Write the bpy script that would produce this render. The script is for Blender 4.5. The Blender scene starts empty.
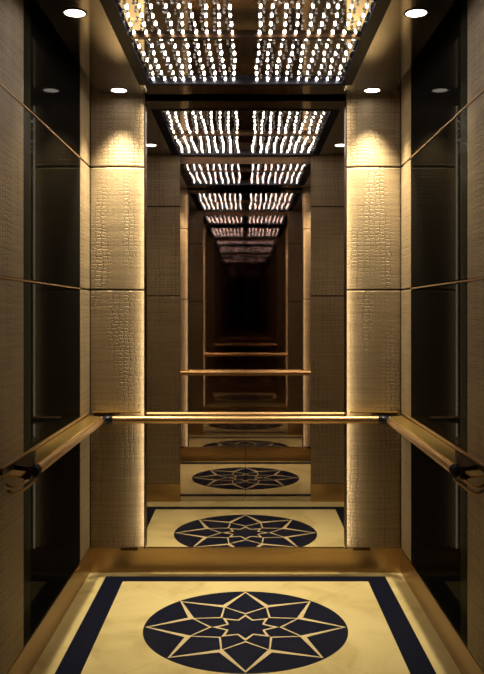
import bpy, bmesh, math, random
from mathutils import Vector, Matrix
random.seed(7)
S = bpy.context.scene
C = S.collection
PI = math.pi

# ------------------------------------------------------------------ dimensions (metres)
W = 0.824          # half width of the car, to the face of the wall panels
YB = 4.23          # back mirror plane
YF = 2.665         # inner face of the front wall
ZC = 2.52          # underside of the polished ceiling
ZT = 2.64          # soffit above the ceiling
CAMZ = 1.381
BH = 0.13          # base height
MX = 0.53          # half width of the back mirror
SEAM = (1.498, 2.149)
DX = 0.475         # half width of the doorway
DZ = 2.46
MY = 3.485         # medallion centre

# ------------------------------------------------------------------ materials
def new_mat(name):
    m = bpy.data.materials.new(name); m.use_nodes = True
    nt = m.node_tree
    b = nt.nodes['Principled BSDF']
    return m, nt, b
def N(nt, t, **kw):
    n = nt.nodes.new(t)
    for k, v in kw.items(): setattr(n, k, v)
    return n
def math_node(nt, op, a, b=None):
    n = N(nt, 'ShaderNodeMath', operation=op)
    for i, v in enumerate((a, b)):
        if v is None: continue
        if isinstance(v, (int, float)): n.inputs[i].default_value = v
        else: nt.links.new(v, n.inputs[i])
    return n.outputs[0]
def metal(name, col, rough, bump=0.0, metallic=1.0, scale=(60, 60, 60), var=0.15):
    m, nt, b = new_mat(name)
    b.inputs['Metallic'].default_value = metallic
    tc = N(nt, 'ShaderNodeTexCoord'); mp = N(nt, 'ShaderNodeMapping'); mp.inputs['Scale'].default_value = scale
    nz = N(nt, 'ShaderNodeTexNoise'); nz.inputs['Scale'].default_value = 1.0; nz.inputs['Detail'].default_value = 3
    nt.links.new(tc.outputs['Object'], mp.inputs[0]); nt.links.new(mp.outputs[0], nz.inputs['Vector'])
    r = N(nt, 'ShaderNodeValToRGB')
    r.color_ramp.elements[0].position = .3; r.color_ramp.elements[1].position = .7
    r.color_ramp.elements[0].color = (*[c * (1 - var) for c in col], 1); r.color_ramp.elements[1].color = (*col, 1)
    nt.links.new(nz.outputs['Fac'], r.inputs[0]); nt.links.new(r.outputs[0], b.inputs['Base Color'])
    b.inputs['Roughness'].default_value = rough
    if bump:
        bp = N(nt, 'ShaderNodeBump'); bp.inputs['Strength'].default_value = bump; bp.inputs['Distance'].default_value = .0005
        nt.links.new(nz.outputs['Fac'], bp.inputs['Height']); nt.links.new(bp.outputs[0], b.inputs['Normal'])
    return m
def dark_glass(name, col, rough, fac):
    m, nt, b = new_mat(name); nt.nodes.remove(b)
    d = N(nt, 'ShaderNodeBsdfDiffuse'); d.inputs[0].default_value = (*col, 1)
    g = N(nt, 'ShaderNodeBsdfGlossy'); g.inputs['Roughness'].default_value = rough; g.inputs['Color'].default_value = (1, 1, 1, 1)
    x = N(nt, 'ShaderNodeMixShader'); x.inputs[0].default_value = fac
    nt.links.new(d.outputs[0], x.inputs[1]); nt.links.new(g.outputs[0], x.inputs[2])
    nt.links.new(x.outputs[0], nt.nodes['Material Output'].inputs['Surface'])
    return m
def emit(name, col, strength):
    m, nt, b = new_mat(name)
    b.inputs['Base Color'].default_value = (*col, 1)
    b.inputs['Emission Color'].default_value = (*col, 1)
    b.inputs['Emission Strength'].default_value = strength
    return m

def leather_mat():
    m, nt, b = new_mat('embossed_gold_leather')
    L = nt.links.new
    tc = N(nt, 'ShaderNodeTexCoord'); oi = N(nt, 'ShaderNodeObjectInfo')
    sp = N(nt, 'ShaderNodeSeparateXYZ'); L(tc.outputs['Object'], sp.inputs[0])
    u = math_node(nt, 'ADD', sp.outputs[0], sp.outputs[1])
    v = sp.outputs[2]
    rnd = math_node(nt, 'MULTIPLY', oi.outputs['Random'], 9.0)
    def vec(su, sv):
        c = N(nt, 'ShaderNodeCombineXYZ')
        L(math_node(nt, 'MULTIPLY', u, su), c.inputs[0]); L(math_node(nt, 'MULTIPLY', v, sv), c.inputs[1]); L(rnd, c.inputs[2])
        return c.outputs[0]
    def noise(vv, sc, det=2):
        n = N(nt, 'ShaderNodeTexNoise'); n.inputs['Scale'].default_value = sc; n.inputs['Detail'].default_value = det
        L(vv, n.inputs['Vector']); return n.outputs
    # warp
    w = noise(vec(1, 1), 9, 2)
    add = N(nt, 'ShaderNodeVectorMath', operation='ADD')
    sc = N(nt, 'ShaderNodeVectorMath', operation='SCALE'); L(w['Color'], sc.inputs[0]); sc.inputs['Scale'].default_value = 1.1
    c2 = vec(34, 52)
    L(c2, add.inputs[0]); L(sc.outputs[0], add.inputs[1])
    vo = N(nt, 'ShaderNodeTexVoronoi', voronoi_dimensions='2D', feature='DISTANCE_TO_EDGE')
    vo.inputs['Randomness'].default_value = .45; vo.inputs['Scale'].default_value = 1
    L(add.outputs[0], vo.inputs['Vector'])
    edge = N(nt, 'ShaderNodeMapRange'); edge.inputs['From Max'].default_value = .16; L(vo.outputs['Distance'], edge.inputs[0])
    # scales come and go over the hide
    mask = N(nt, 'ShaderNodeMapRange'); mask.inputs['From Min'].default_value = .42; mask.inputs['From Max'].default_value = .62
    L(noise(vec(11, 1.4), 1.0, 2)['Fac'], mask.inputs[0])
    mk = math_node(nt, 'ADD', math_node(nt, 'MULTIPLY', mask.outputs[0], .85), .15)
    inv = math_node(nt, 'SUBTRACT', 1.0, edge.outputs[0])
    crease = math_node(nt, 'MULTIPLY', inv, mk)
    grain = noise(vec(150, 420), 1.0, 2)['Fac']
    h = math_node(nt, 'ADD', math_node(nt, 'MULTIPLY', crease, -1.0), math_node(nt, 'MULTIPLY', grain, .55))
    bp = N(nt, 'ShaderNodeBump'); bp.inputs['Strength'].default_value = .75; bp.inputs['Distance'].default_value = .0022
    L(h, bp.inputs['Height']); L(bp.outputs[0], b.inputs['Normal'])
    r = N(nt, 'ShaderNodeValToRGB')
    r.color_ramp.elements[0].position = .0; r.color_ramp.elements[0].color = LE_A
    r.color_ramp.elements[1].position = 1.0; r.color_ramp.elements[1].color = LE_B
    tone = math_node(nt, 'SUBTRACT', math_node(nt, 'ADD', math_node(nt, 'MULTIPLY', noise(vec(3, 60), 1.0, 3)['Fac'], .5), math_node(nt, 'MULTIPLY', grain, .5)), math_node(nt, 'MULTIPLY', crease, .35))
    tm = N(nt, 'ShaderNodeMapRange'); tm.inputs['From Min'].default_value = .1; tm.inputs['From Max'].default_value = .75; L(tone, tm.inputs[0])
    L(tm.outputs[0], r.inputs[0]); L(r.outputs[0], b.inputs['Base Color'])
    b.inputs['Metallic'].default_value = .35; b.inputs['Roughness'].default_value = .5
    return m
LE_A = (.125, .090, .068, 1); LE_B = (.40, .305, .195, 1)

def marble_mat():
    m, nt, b = new_mat('cream_marble'); L = nt.links.new
    tc = N(nt, 'ShaderNodeTexCoord')
    n1 = N(nt, 'ShaderNodeTexNoise'); n1.inputs['Scale'].default_value = 3.2; n1.inputs['Detail'].default_value = 6; n1.inputs['Distortion'].default_value = 1.2
    L(tc.outputs['Object'], n1.inputs['Vector'])
    r = N(nt, 'ShaderNodeValToRGB')
    e = r.color_ramp.elements
    e[0].position = .30; e[0].color = (.58, .45, .21, 1); e[1].position = .62; e[1].color = (.80, .66, .35, 1)
    x = r.color_ramp.elements.new(.47); x.color = (.75, .61, .31, 1)
    L(n1.outputs['Fac'], r.inputs[0])
    # fine mitre joints running from the corners to the medallion
    sp = N(nt, 'ShaderNodeSeparateXYZ'); L(tc.outputs['Object'], sp.inputs[0])
    ax = math_node(nt, 'ABSOLUTE', sp.outputs[0]); ay = math_node(nt, 'ABSOLUTE', sp.outputs[1])
    d = math_node(nt, 'ABSOLUTE', math_node(nt, 'SUBTRACT', math_node(nt, 'MULTIPLY', ax, .96), ay))
    j = math_node(nt, 'MULTIPLY', math_node(nt, 'LESS_THAN', d, .0022), .35)
    mx = N(nt, 'ShaderNodeMix', data_type='RGBA'); L(j, mx.inputs[0]); L(r.outputs[0], mx.inputs[6]); mx.inputs[7].default_value = (.30, .2, .1, 1)
    L(mx.outputs[2], b.inputs['Base Color'])
    b.inputs['Roughness'].default_value = .30; b.inputs['Specular IOR Level'].default_value = .35
    return m
def granite_mat():
    m, nt, b = new_mat('navy_granite'); L = nt.links.new
    tc = N(nt, 'ShaderNodeTexCoord')
    n1 = N(nt, 'ShaderNodeTexNoise'); n1.inputs['Scale'].default_value = 160; n1.inputs['Detail'].default_value = 3
    L(tc.outputs['Object'], n1.inputs['Vector'])
    r = N(nt, 'ShaderNodeValToRGB'); e = r.color_ramp.elements
    e[0].position = .4; e[0].color = (.003, .005, .018, 1); e[1].position = .75; e[1].color = (.014, .019, .050, 1)
    L(n1.outputs['Fac'], r.inputs[0]); L(r.outputs[0], b.inputs['Base Color'])
    b.inputs['Roughness'].default_value = .35; b.inputs['Specular IOR Level'].default_value = .1
    return m

M = dict(
    leather=leather_mat(), marble=marble_mat(), navy=granite_mat(),
    inlay=metal('cream_inlay', (.78, .62, .38), .25, metallic=0.0, var=.12),
    mirror=metal('bronze_tinted_mirror', (.80, .76, .73), .012, var=.0),
    doorm=metal('polished_door_mirror', (.52, .47, .47), .02, var=.0),
    canopy=metal('polished_bronze_ceiling', (.145, .125, .09), .11, var=.1, scale=(3, 3, 3)),
    reflector=metal('polished_reflector', (.72, .69, .62), .06, var=.03),
    glass=dark_glass('black_lacquered_glass', (.008, .0075, .007), .04, .012),
    edge=dark_glass('dark_green_glass_edge', (.020, .020, .013), .15, .02),
    bronze=metal('satin_bronze', (.56, .36, .19), .38, bump=.2, scale=(200, 200, 200)),
    base=metal('brushed_brass_base', (.50, .34, .18), .34, bump=.2, scale=(6, 6, 260)),
    brass=metal('bright_brass', (.92, .66, .24), .30, var=.1),
    darkb=metal('dark_bronze', (.10, .06, .035), .35, var=.2),
    black=dark_glass('black_frame', (.010, .010, .020), .3, .03),
    backing=metal('matt_black_backing', (.012, .009, .007), .8, metallic=0.0),
    crystal=emit('lit_crystal', (1.0, .93, .84), 29.0),
    lamp=emit('lamp_lens', (1.0, .90, .74), 12.0),
    strip=emit('warm_led', (1.0, .84, .52), 9.0),
    ghost=metal('bead_ghost_grey', (.62, .63, .66), .25, metallic=.6, var=.3),  # grey that stands in for ghost reflections of the lit beads
    white=metal('white_lamp_ring', (.75, .7, .62), .4, metallic=0.0),
)

# ------------------------------------------------------------------ mesh helpers
def obj(name, bm, mat, parent=None, loc=(0, 0, 0), smooth=False):
    me = bpy.data.meshes.new(name)
    bmesh.ops.recalc_face_normals(bm, faces=bm.faces)
    bm.to_mesh(me); bm.free()
    me.materials.append(M[mat])
    for p in me.polygons: p.use_smooth = smooth
    o = bpy.data.objects.new(name, me); C.objects.link(o)
    o.location = loc
    if parent is not None: o.parent = parent
    return o
def empty(name, loc=(0, 0, 0)):
    o = bpy.data.objects.new(name, None); C.objects.link(o); o.location = loc; o.empty_display_size = .05
    return o
def tag(o, label, cat, group=None, kind=None):
    if label: o['label'] = label
    if cat: o['category'] = cat
    if group: o['group'] = group
    if kind: o['kind'] = kind
    return o
def struct(o, label=None):
    o['kind'] = 'structure'
    if label: o['label'] = label
    return o
def box(bm, x0, x1, y0, y1, z0, z1, bev=0.0):
    b2 = bmesh.new()
    r = bmesh.ops.create_cube(b2, size=1.0)
    for v in b2.verts:
        v.co = Vector(((x0 + x1) / 2 + v.co.x * (x1 - x0), (y0 + y1) / 2 + v.co.y * (y1 - y0), (z0 + z1) / 2 + v.co.z * (z1 - z0)))
    if bev: bmesh.ops.bevel(b2, geom=b2.edges[:], offset=bev, segments=2, affect='EDGES')
    me = bpy.data.meshes.new('t'); b2.to_mesh(me); b2.free(); bm.from_mesh(me); bpy.data.meshes.remove(me)
    return bm
def prism(bm, pts, z0, z1):
    a = [bm.verts.new((p[0], p[1], z0)) for p in pts]; b = [bm.verts.new((p[0], p[1], z1)) for p in pts]
    bm.faces.new(a[::-1]); bm.faces.new(b)
    n = len(pts)
    for i in range(n): bm.faces.new((a[i], a[(i + 1) % n], b[(i + 1) % n], b[i]))
    return bm
def band(bm, outer, inner, z0, z1):
    n = len(outer)
    V = lambda p, z: bm.verts.new((p[0], p[1], z))
    o0 = [V(p, z0) for p in outer]; o1 = [V(p, z1) for p in outer]; i0 = [V(p, z0) for p in inner]; i1 = [V(p, z1) for p in inner]
    for k in range(n):
        j = (k + 1) % n
        bm.faces.new((o1[k], o1[j], i1[j], i1[k])); bm.faces.new((o0[j], o0[k], i0[k], i0[j]))
        bm.faces.new((o0[k], o0[j], o1[j], o1[k])); bm.faces.new((i0[j], i0[k], i1[k], i1[j]))
    return bm
def tube(bm, pts, r, seg=24, cap=True):
    pts = [Vector(p) for p in pts]
    rings = []
    for i, p in enumerate(pts):
        d = (pts[min(i + 1, len(pts) - 1)] - pts[max(i - 1, 0)]).normalized()
        up = Vector((0, 0, 1)) if abs(d.z) < .9 else Vector((1, 0, 0))
        s = d.cross(up).normalized(); t = s.cross(d)
        rr = r[i] if isinstance(r, (list, tuple)) else r
        rings.append([bm.verts.new(p + (s * math.cos(a) + t * math.sin(a)) * rr) for a in [2 * PI * k / seg for k in range(seg)]])
    for a, b in zip(rings, rings[1:]):
        for k in range(seg): bm.faces.new((a[k], a[(k + 1) % seg], b[(k + 1) % seg], b[k]))
    if cap: bm.faces.new(rings[0][::-1]); bm.faces.new(rings[-1])
    return bm
def sphere(bm, c, r, sub=2):
    bmesh.ops.create_icosphere(bm, subdivisions=sub, radius=r, matrix=Matrix.Translation(c))
    return bm

# ------------------------------------------------------------------ shell of the car
bm = box(bmesh.new(), -.86, .86, -(MY - 2.55), 4.26 - MY, -.06, 0)
floor = struct(obj('floor', bm, 'marble', loc=(0, MY, 0)), 'cream polished marble floor of the lift car')
bm = box(bmesh.new(), -.86, .86, 2.55, 4.30, ZT, ZT + .06)
struct(obj('ceiling', bm, 'backing'), 'dark soffit above the polished ceiling panel')
for s, nm in ((-1, 'left'), (1, 'right')):
    x0, x1 = sorted((s * (W + .02), s * (W + .08)))
    bm = box(bmesh.new(), x0, x1, YF, 4.30, 0, ZT)
    struct(obj('wall_' + nm, bm, 'backing'))
bm = box(bmesh.new(), -.9, .9, 4.25, 4.31, 0, ZT)
struct(obj('wall_back', bm, 'backing'))

# inlaid border and medallion
BO = (.7286, .670); BI = (.629, .595)
def rect(a): return [(-a[0], -a[1]), (a[0], -a[1]), (a[0], a[1]), (-a[0], a[1])]
bd = obj('floor_border', band(bmesh.new(), rect(BO), rect(BI), -.002, .0008), 'navy', parent=floor)
bd['label'] = 'navy granite border inlaid round the edge of the floor'
med = empty('floor_medallion', (0, MY, 0))
tag(med, 'round navy stone medallion with cream eight-pointed star inlaid in the marble floor', 'floor medallion')
R = .446
circ = [(R * math.cos(2 * PI * k / 96), R * math.sin(2 * PI * k / 96)) for k in range(96)]
obj('disc', prism(bmesh.new(), circ, -.002, .0010), 'navy', parent=med)
def star(rt, rv, off=0.0):
    return [((rt if k % 2 == 0 else rv) * math.cos(PI / 8 * k + off), (rt if k % 2 == 0 else rv) * math.sin(PI / 8 * k + off)) for k in range(16)]
obj('star_outline', band(bmesh.new(), star(.440, .280), star(.425, .248), 0, .0018), 'inlay', parent=med)['label'] = 'cream outer star line'
obj('star_lattice', band(bmesh.new(), star(.160, .264), star(.148, .250), 0, .0017), 'inlay', parent=med)['label'] = 'cream zigzag line inside the outer star'
obj('star_center', band(bmesh.new(), star(.146, .090), star(.122, .079), 0, .0016), 'inlay', parent=med)['label'] = 'small cream star ring at the medallion centre'

# bases
T = .012
for s, nm in ((-1, 'left'), (1, 'right')):
    x0, x1 = sorted((s * (W - .001), s * (W + .02)))
    bm = box(bmesh.new(), x0, x1, YF, YB - .008, 0, BH, bev=.0015)
    o = struct(obj('baseboard_' + nm, bm, 'base'), 'brushed brass base along the %s wall' % nm)
bm = box(bmesh.new(), -W + .001, W - .001, YB - .012, YB + .02, 0, BH, bev=.0015)
struct(obj('baseboard_back', bm, 'base'), 'brushed brass base below the back mirror')

bb_ = C.objects['baseboard_back']
for s in (-1, 1):
    x0, x1 = sorted((s * .57, s * .66))
    obj('joint_plate', box(bmesh.new(), x0, x1, YB - .0225, YB - .0122, BH - .010, BH + .004), 'darkb', parent=bb_)['label'] = 'small dark clip on the top edge of the base'

# ------------------------------------------------------------------ wall panels
GAP = .004
tiers = ((BH + .001, SEAM[0] - GAP, 'bottom'), (SEAM[0] + GAP, SEAM[1] - GAP, 'middle'), (SEAM[1] + GAP, ZT, 'top'))
def panel_mesh(w, h, t, sag, nu=28):
    """Upright panel, width along X, front towards -Y at y = 0 .. sag, bowed outwards in the middle, edges eased."""
    bm = bmesh.new()
    us = [-.5 + i / nu for i in range(nu + 1)]
    e = .004
    zs = [(-h / 2, e), (-h / 2 + .0015, .0012), (-h / 2 + e, 0), (h / 2 - e, 0), (h / 2 - .0015, .0012), (h / 2, e)]
    grid = [[bm.verts.new((u * w, sag * (2 * u) ** 2 + d, z)) for u in us] for z, d in zs]
    back = [[bm.verts.new((u * w, sag + t, z)) for u in us] for z in (-h / 2, h / 2)]
    for a, b in zip(grid, grid[1:]):
        for i in range(nu): bm.faces.new((a[i], a[i + 1], b[i + 1], b[i]))
    for i in range(nu):
        bm.faces.new((back[0][i], back[0][i + 1], grid[0][i + 1], grid[0][i]))
        bm.faces.new((grid[-1][i], grid[-1][i + 1], back[1][i + 1], back[1][i]))
        bm.faces.new((back[0][i + 1], back[0][i], back[1][i], back[1][i + 1]))
    bm.faces.new([back[0][0]] + [g[0] for g in grid] + [back[1][0]])
    bm.faces.new([back[0][-1]] + [g[-1] for g in grid] + [back[1][-1]])
    return bm
def panel(name, mat, wall, a0, a1, z0, z1, sag, label, cat, group, t=.008):
    """wall: back (a = x), left or right (a = y)"""
    o = obj(name, panel_mesh(a1 - a0, z1 - z0, t, sag, 28 if sag else 1), mat, smooth=sag > 0)
    if sag: o.data.set_sharp_from_angle(angle=math.radians(20))
    mid, zc = (a0 + a1) / 2, (z0 + z1) / 2
    if wall == 'back': o.location = (mid, YB - .018, zc)
    else:
        s = -1 if wall == 'left' else 1
        o.rotation_euler = (0, 0, -PI / 2 * s)
        o.location = (s * W, mid, zc)
    if label: tag(o, label, cat, group)
    return o
tw = {'bottom': 'below the lower seam', 'middle': 'between the two seams', 'top': 'above the upper seam'}
for s, nm in ((-1, 'left'), (1, 'right')):
    for z0, z1, tn in tiers:
        a0, a1 = sorted((s * (MX + .006), s * (W - .002)))
        panel('leather_panel', 'leather', 'back', a0, a1, z0, z1, .012,
              'gold crocodile-embossed leather panel on the back wall, %s of the mirror, %s' % (nm, tw[tn]), 'wall panel', 'leather panels beside the back mirror')
        panel('leather_panel', 'leather', nm, 3.966, YB - .02, z0, z1, .0,
              'narrow gold leather strip on the %s wall by the back corner, %s' % (nm, tw[tn]), 'wall panel', 'narrow leather strips by the back corners')
        panel('leather_panel', 'leather', nm, YF + .002, 2.955, z0, z1, .0,
              'brown embossed leather panel on the %s wall at the near side, %s' % (nm, tw[tn]), 'wall panel', 'near leather panels')
        g = panel('glass_panel', 'glass', nm, 3.055, 3.962, z0, z1, .0,
              'glossy black glass panel in the middle of the %s wall, %s' % (nm, tw[tn]), 'glass panel', 'black glass panels')
        e = panel('edge_strip', 'edge', nm, 2.959, 3.052, z0, z1, .0, None, None, None)
        e.parent = g; e.matrix_parent_inverse = Matrix.LocRotScale(g.location, g.rotation_euler, None).inverted()
# slim metal beads in the seams
k = 1
for s, nm in ((-1, 'left'), (1, 'right')):
    for z in SEAM:
        x0, x1 = sorted((s * (W - .002), s * (W + .018)))
        o = obj('trim_%d' % k, box(bmesh.new(), x0, x1, YF, 3.962, z - .0028, z + .0028), 'bronze'); k += 1
        struct(o, 'slim bronze bead in the seam of the %s wall' % nm)

# ------------------------------------------------------------------ back mirror with its lit edges
mir = empty('wall_mirror', (0, YB, 0))
tag(mir, 'full-height bronze-tinted mirror between the leather panels of the back wall', 'mirror')
obj('mirror_glass', box(bmesh.new(), -MX, MX, 0, .02, BH + .001, ZT), 'mirror', parent=mir)
for s, nm in ((-1, 'left'), (1, 'right')):
    t = tag(empty('light_strip', (s * MX, YB, 0)), 'slim bronze channel with a warm light strip down the %s edge of the back mirror' % nm, 'light strip', 'light strips beside the mirror')
    def bb(a0, a1, y0, y1):
        x0, x1 = sorted((s * a0, s * a1)); return box(bmesh.new(), x0, x1, y0, y1, BH + .004, ZC - .05)
    bm = bb(-.001, .0004, -.044, -.0005)
    box(bm, *sorted((s * .0004, s * .0036)), -.044, -.0425, BH + .004, ZC - .05)
    obj('channel', bm, 'darkb', parent=t)
    obj('led', bb(.0006, .003, -.0420, -.014), 'strip', parent=t)

# ------------------------------------------------------------------ front wall and doors (seen in the mirror)
fw = struct(empty('wall_front', (0, YF, 0)))
for s in (-1, 1):
    x0, x1 = sorted((s * DX, s * .9))
    obj('return_panel', box(bmesh.new(), x0, x1, -.1, -.018, 0, ZT), 'backing', parent=fw)
    for z0, z1, tn in tiers:
        a0, a1 = sorted((s * (DX + .001), s * (W + .01)))
        o = obj('leather_panel', panel_mesh(a1 - a0, z1 - z0, .008, .0), 'leather', parent=fw)
        o.rotation_euler = (0, 0, PI); o.location = ((a0 + a1) / 2, -.002, (z0 + z1) / 2)
    x0, x1 = sorted((s * (DX + .001), s * W))
    obj('base_plate', box(bmesh.new(), x0, x1, -.018, 0, 0, BH), 'base', parent=fw)
obj('header', box(bmesh.new(), -DX, DX, -.1, -.002, DZ, ZT), 'darkb', parent=fw)
for n, s in ((1, -1), (2, 1)):
    x0, x1 = sorted((s * .0012, s * DX))
    o = struct(obj('door_%d' % n, box(bmesh.new(), x0, x1, YF - .04, YF - .008, .002, DZ), 'doorm'), 'mirror-polished sliding lift door, seen in the back mirror')
    fw_parts = o

# The photograph looks into the closed car from outside its front wall, as an architect's cutaway does: the
# wall and doors are one-sided shells that exist only towards the interior, whoever looks and from wherever,
# and the camera's section plane (clip_start) lies just behind them. The viewport has no such section, so
# they are switched off there.
def one_sided(m):
    c = m.copy(); c.name = m.name + '_one_sided'; nt = c.node_tree
    out = nt.nodes['Material Output']; src = out.inputs['Surface'].links[0].from_socket
    g = N(nt, 'ShaderNodeNewGeometry'); t = N(nt, 'ShaderNodeBsdfTransparent'); x = N(nt, 'ShaderNodeMixShader')
    nt.links.new(g.outputs['Backfacing'], x.inputs[0]); nt.links.new(src, x.inputs[1]); nt.links.new(t.outputs[0], x.inputs[2])
    nt.links.new(x.outputs[0], out.inputs['Surface'])
    return c
shell_mats = {}
for o in list(fw.children) + [q for q in C.objects if q.name.startswith('door_')]:
    rot = o.rotation_euler.to_matrix()
    bm = bmesh.new(); bm.from_mesh(o.data)
    bmesh.ops.delete(bm, geom=[f for f in bm.faces if (rot @ f.normal).y < .5], context='FACES')
    bm.to_mesh(o.data); bm.free()
    m = o.data.materials[0]
    if m.name not in shell_mats: shell_mats[m.name] = one_sided(m)
    o.data.materials[0] = shell_mats[m.name]
    o.hide_viewport = True
fw.hide_viewport = True

# ------------------------------------------------------------------ polished ceiling with the crystal light
CX, CY0, CY1 = .765, YF + .005, YB - .072
PX, PY0, PY1 = .532, 2.690, 3.985
can = empty('ceiling_canopy', (0, 0, ZC))
tag(can, 'polished bronze ceiling panel framing the crystal light', 'ceiling panel')
bm = band(bmesh.new(), [(-CX, CY0), (CX, CY0), (CX, CY1), (-CX, CY1)], [(-PX, PY0), (PX, PY0), (PX, PY1), (-PX, PY1)], 0, .035)
obj('canopy_panel', bm, 'canopy', parent=can)
fx = empty('crystal_ceiling_light', (0, 0, ZC))
tag(fx, 'large rectangular ceiling light with rows of glowing crystals in a black frame', 'ceiling light')
F = .052
bm = band(bmesh.new(), [(-PX, PY0), (PX, PY0), (PX, PY1), (-PX, PY1)], [(-PX + F, PY0 + .02), (PX - F, PY0 + .02), (PX - F, PY1 - .022), (-PX + F, PY1 - .022)], -.004, .0165)
obj('frame', bm, 'black', parent=fx)
obj('reflector', box(bmesh.new(), -PX, PX, PY0, PY1, .017, .035), 'reflector', parent=fx)
obj('cross_bar', box(bmesh.new(), -PX + F, PX - F, 3.305, 3.335, .002, .0165, bev=.002), 'darkb', parent=fx)
rnd = random.Random(3)
for s in (-1, 1):
    for i in range(9):
        for (ya, yb) in ((2.735, 3.285), (3.36, 3.945)):
            bm = bmesh.new()
            n = round((yb - ya) / .098)
            ph = rnd.uniform(0, 6.28); x0 = s * (.055 + .050 * i) ; pts = []
            for q in range(n + 1):
                y = ya + (yb - ya) * q / n + rnd.uniform(-.006, .006)
                x = x0 + .005 * math.sin(q * .8 + ph) + rnd.uniform(-.003, .003)
                z = .0135
                sphere(bm, (x, y, z), .0058 * rnd.uniform(.85, 1.15), 1); pts.append((x, y, z))
            nb = len(bm.faces)
            for pa, pb in zip(pts, pts[1:]):                       # added grey spheres imitating blurred reflections of the glowing crystals
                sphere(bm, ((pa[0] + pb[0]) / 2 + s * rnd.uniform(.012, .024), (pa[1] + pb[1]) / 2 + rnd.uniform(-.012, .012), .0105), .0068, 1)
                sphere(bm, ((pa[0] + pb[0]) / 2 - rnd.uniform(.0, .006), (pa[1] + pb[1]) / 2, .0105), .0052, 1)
            nc = len(bm.faces)
            tube(bm, pts, .0012, 6)
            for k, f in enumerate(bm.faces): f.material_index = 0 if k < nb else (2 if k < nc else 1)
            st = obj('crystal_strand', bm, 'crystal', parent=fx, smooth=True); st.data.materials.append(M['darkb']); st.data.materials.append(M['ghost'])

def downlight(x, y, label, power):
    t = tag(empty('downlight', (x, y, ZC)), label, 'downlight', 'recessed downlights')
    bm = bmesh.new()
    o = [(.046 * math.cos(a), .046 * math.sin(a)) for a in [2 * PI * k / 40 for k in range(40)]]
    i = [(.039 * math.cos(a), .039 * math.sin(a)) for a in [2 * PI * k / 40 for k in range(40)]]
    obj('trim_ring', band(bm, o, i, -.003, 0), 'darkb', parent=t)
    obj('lens', prism(bmesh.new(), i, -.0015, .0), 'lamp', parent=t)
    l = bpy.data.lights.new('downlight_beam', 'SPOT'); l.energy = power; l.color = (1, .86, .53)
    l.spot_size = math.radians(74); l.spot_blend = 1.0; l.shadow_soft_size = .03
    lo = bpy.data.objects.new('downlight_beam', l); C.objects.link(lo); lo.parent = t; lo.location = (0, 0, -.012)
    return t
for y, dn, power in ((3.03, 'near', 20.0), (4.085, 'back', 165.0)):
    for x, nm in ((-.65, 'left'), (.65, 'right')):
        downlight(x, y, 'small round recessed downlight at the %s end of the ceiling, by the %s wall' % (dn, nm), power)

# ------------------------------------------------------------------ handrails
HZ = .820; TX = .745; TY = 4.145; TR = .0195
def side_rail(s, nm):
    t = tag(empty('handrail', (s * W, 3.4, 0)), 'round bronze handrail with a brass ledge along the %s wall' % nm, 'handrail', 'handrails')
    L = lambda p: (p[0] * s - s * W, p[1] - 3.4, p[2])
    def B(a0, a1, y0, y1, z0, z1, bev=0.0):
        x0, x1 = sorted((a0 * s - s * W, a1 * s - s * W)); return box(bmesh.new(), x0, x1, y0 - 3.4, y1 - 3.4, z0, z1, bev)
    obj('tube', tube(bmesh.new(), [L((TX, 2.83, HZ)), L((TX, 4.085, HZ))], TR, 32), 'bronze', parent=t, smooth=True).data.set_sharp_from_angle(angle=.8)
    bm = tube(bmesh.new(), [L((TX, 2.785, HZ)), L((TX, 2.788, HZ)), L((TX, 2.83, HZ))], [.017, .0215, .0215], 32)
    obj('end_cap', bm, 'black', parent=t, smooth=True).data.set_sharp_from_angle(angle=.6)
    obj('wall_rail', B(W - .010, W - .0005, YF + .003, 4.14, .834, .853), 'darkb', parent=t)
    obj('bead', B(W - .013, W - .0005, YF + .003, 4.14, .853, .858), 'bronze', parent=t)
    # ledge between wall and tube, mitred at its near end
    pts = [L((W - .011, 3.09, 0))[:2], L((TX - .004, 2.81, 0))[:2], L((TX - .004, 4.07, 0))[:2], L((W - .011, 4.13, 0))[:2]]
    obj('ledge', prism(bmesh.new(), pts, .838, .845), 'brass', parent=t)
    # dark bracket, short ledge and curved stays at the near end
    pts = [L((W - .011, 2.80, 0))[:2], L((TX + .002, 2.76, 0))[:2], L((TX + .002, 2.805, 0))[:2], L((W - .011, 3.075, 0))[:2]]
    obj('bracket', prism(bmesh.new(), pts, .800, .842), 'darkb', parent=t)
    pts = [L((W - .011, 2.672, 0))[:2], L((TX + .012, 2.672, 0))[:2], L((TX + .012, 2.745, 0))[:2], L((W - .011, 2.775, 0))[:2]]
    obj('end_ledge', prism(bmesh.new(), pts, .826, .832), 'brass', parent=t)
    for q, (zz, dy) in enumerate(((.792, 0), (.770, .01))):
        c = []
        for a in range(9):
            f = a / 8
            c.append(L((TX - .006 + (W - .004 - TX) * f, 2.805 - .095 * math.sin(f * PI * .62) + dy, zz + .022 * (1 - f) ** 2 - .012 * math.sin(f * PI))))
        obj('stay', tube(bmesh.new(), c, .0048, 12), 'bronze', parent=t, smooth=True)
    for y in (3.30, 3.95):
        bm = B(TX - .006, W - .0005, y - .02, y + .02, .812, .838, .003)
        obj('mount', bm, 'brass', parent=t)
    return t
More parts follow.
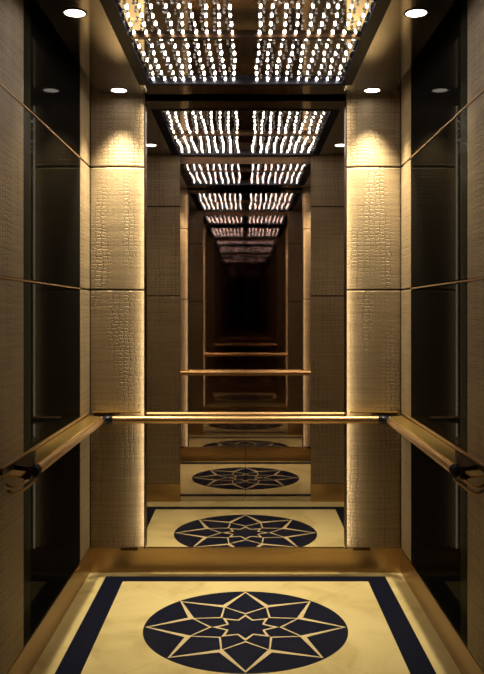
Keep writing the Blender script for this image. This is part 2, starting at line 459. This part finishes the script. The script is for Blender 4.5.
side_rail(-1, 'left'); side_rail(1, 'right')
t = tag(empty('handrail', (0, YB, 0)), 'straight bronze handrail across the back wall in front of the mirror', 'handrail', 'handrails')
obj('tube', tube(bmesh.new(), [(-.690, TY - YB, HZ), (.690, TY - YB, HZ)], TR, 32), 'bronze', parent=t, smooth=True).data.set_sharp_from_angle(angle=.8)
for s in (-1, 1):
    bm = tube(bmesh.new(), [(s * .690, TY - YB, HZ), (s * .718, TY - YB, HZ), (s * .7365, TY - YB - .009, HZ), (s * .745, TY - YB - .026, HZ), (s * .745, TY - YB - .053, HZ)], .0215, 24)
    obj('corner_joint', bm, 'black', parent=t, smooth=True)
    x0, x1 = sorted((s * .545, s * .80))
    obj('ledge', box(bmesh.new(), x0, x1, TY - YB + .020, -.020, .8535, .858), 'brass', parent=t)
    x0, x1 = sorted((s * .665, s * .80))
    obj('wall_rail', box(bmesh.new(), x0, x1, -.042, -.0185, .834, .853), 'darkb', parent=t)

# ------------------------------------------------------------------ world
w = bpy.data.worlds.new('World'); S.world = w; w.use_nodes = True
w.node_tree.nodes['Background'].inputs[0].default_value = (.01, .008, .006, 1)
w.node_tree.nodes['Background'].inputs[1].default_value = .3

# ------------------------------------------------------------------ camera: stands in the lobby and sections the car just behind its closed doors
cd = bpy.data.cameras.new('camera'); cam = bpy.data.objects.new('camera', cd); C.objects.link(cam)
cam.location = (0, 0, CAMZ); cam.rotation_euler = (PI / 2, 0, 0)
cd.sensor_width = 36; cd.lens = 796 / 674 * 36
cd.shift_x = -3.5 / 674; cd.shift_y = -25 / 674
cd.clip_start = YF + .003; cd.clip_end = 50
S.camera = cam

S.view_settings.view_transform = 'Standard'; S.view_settings.look = 'None'
S.view_settings.gamma = 1; S.view_settings.use_curve_mapping = False
S.view_settings.exposure = 0.0
cy = S.cycles
cy.max_bounces = 24; cy.glossy_bounces = 24; cy.diffuse_bounces = 4; cy.transmission_bounces = 8
cy.sample_clamp_indirect = 6; cy.use_denoising = True
cy.caustics_reflective = True
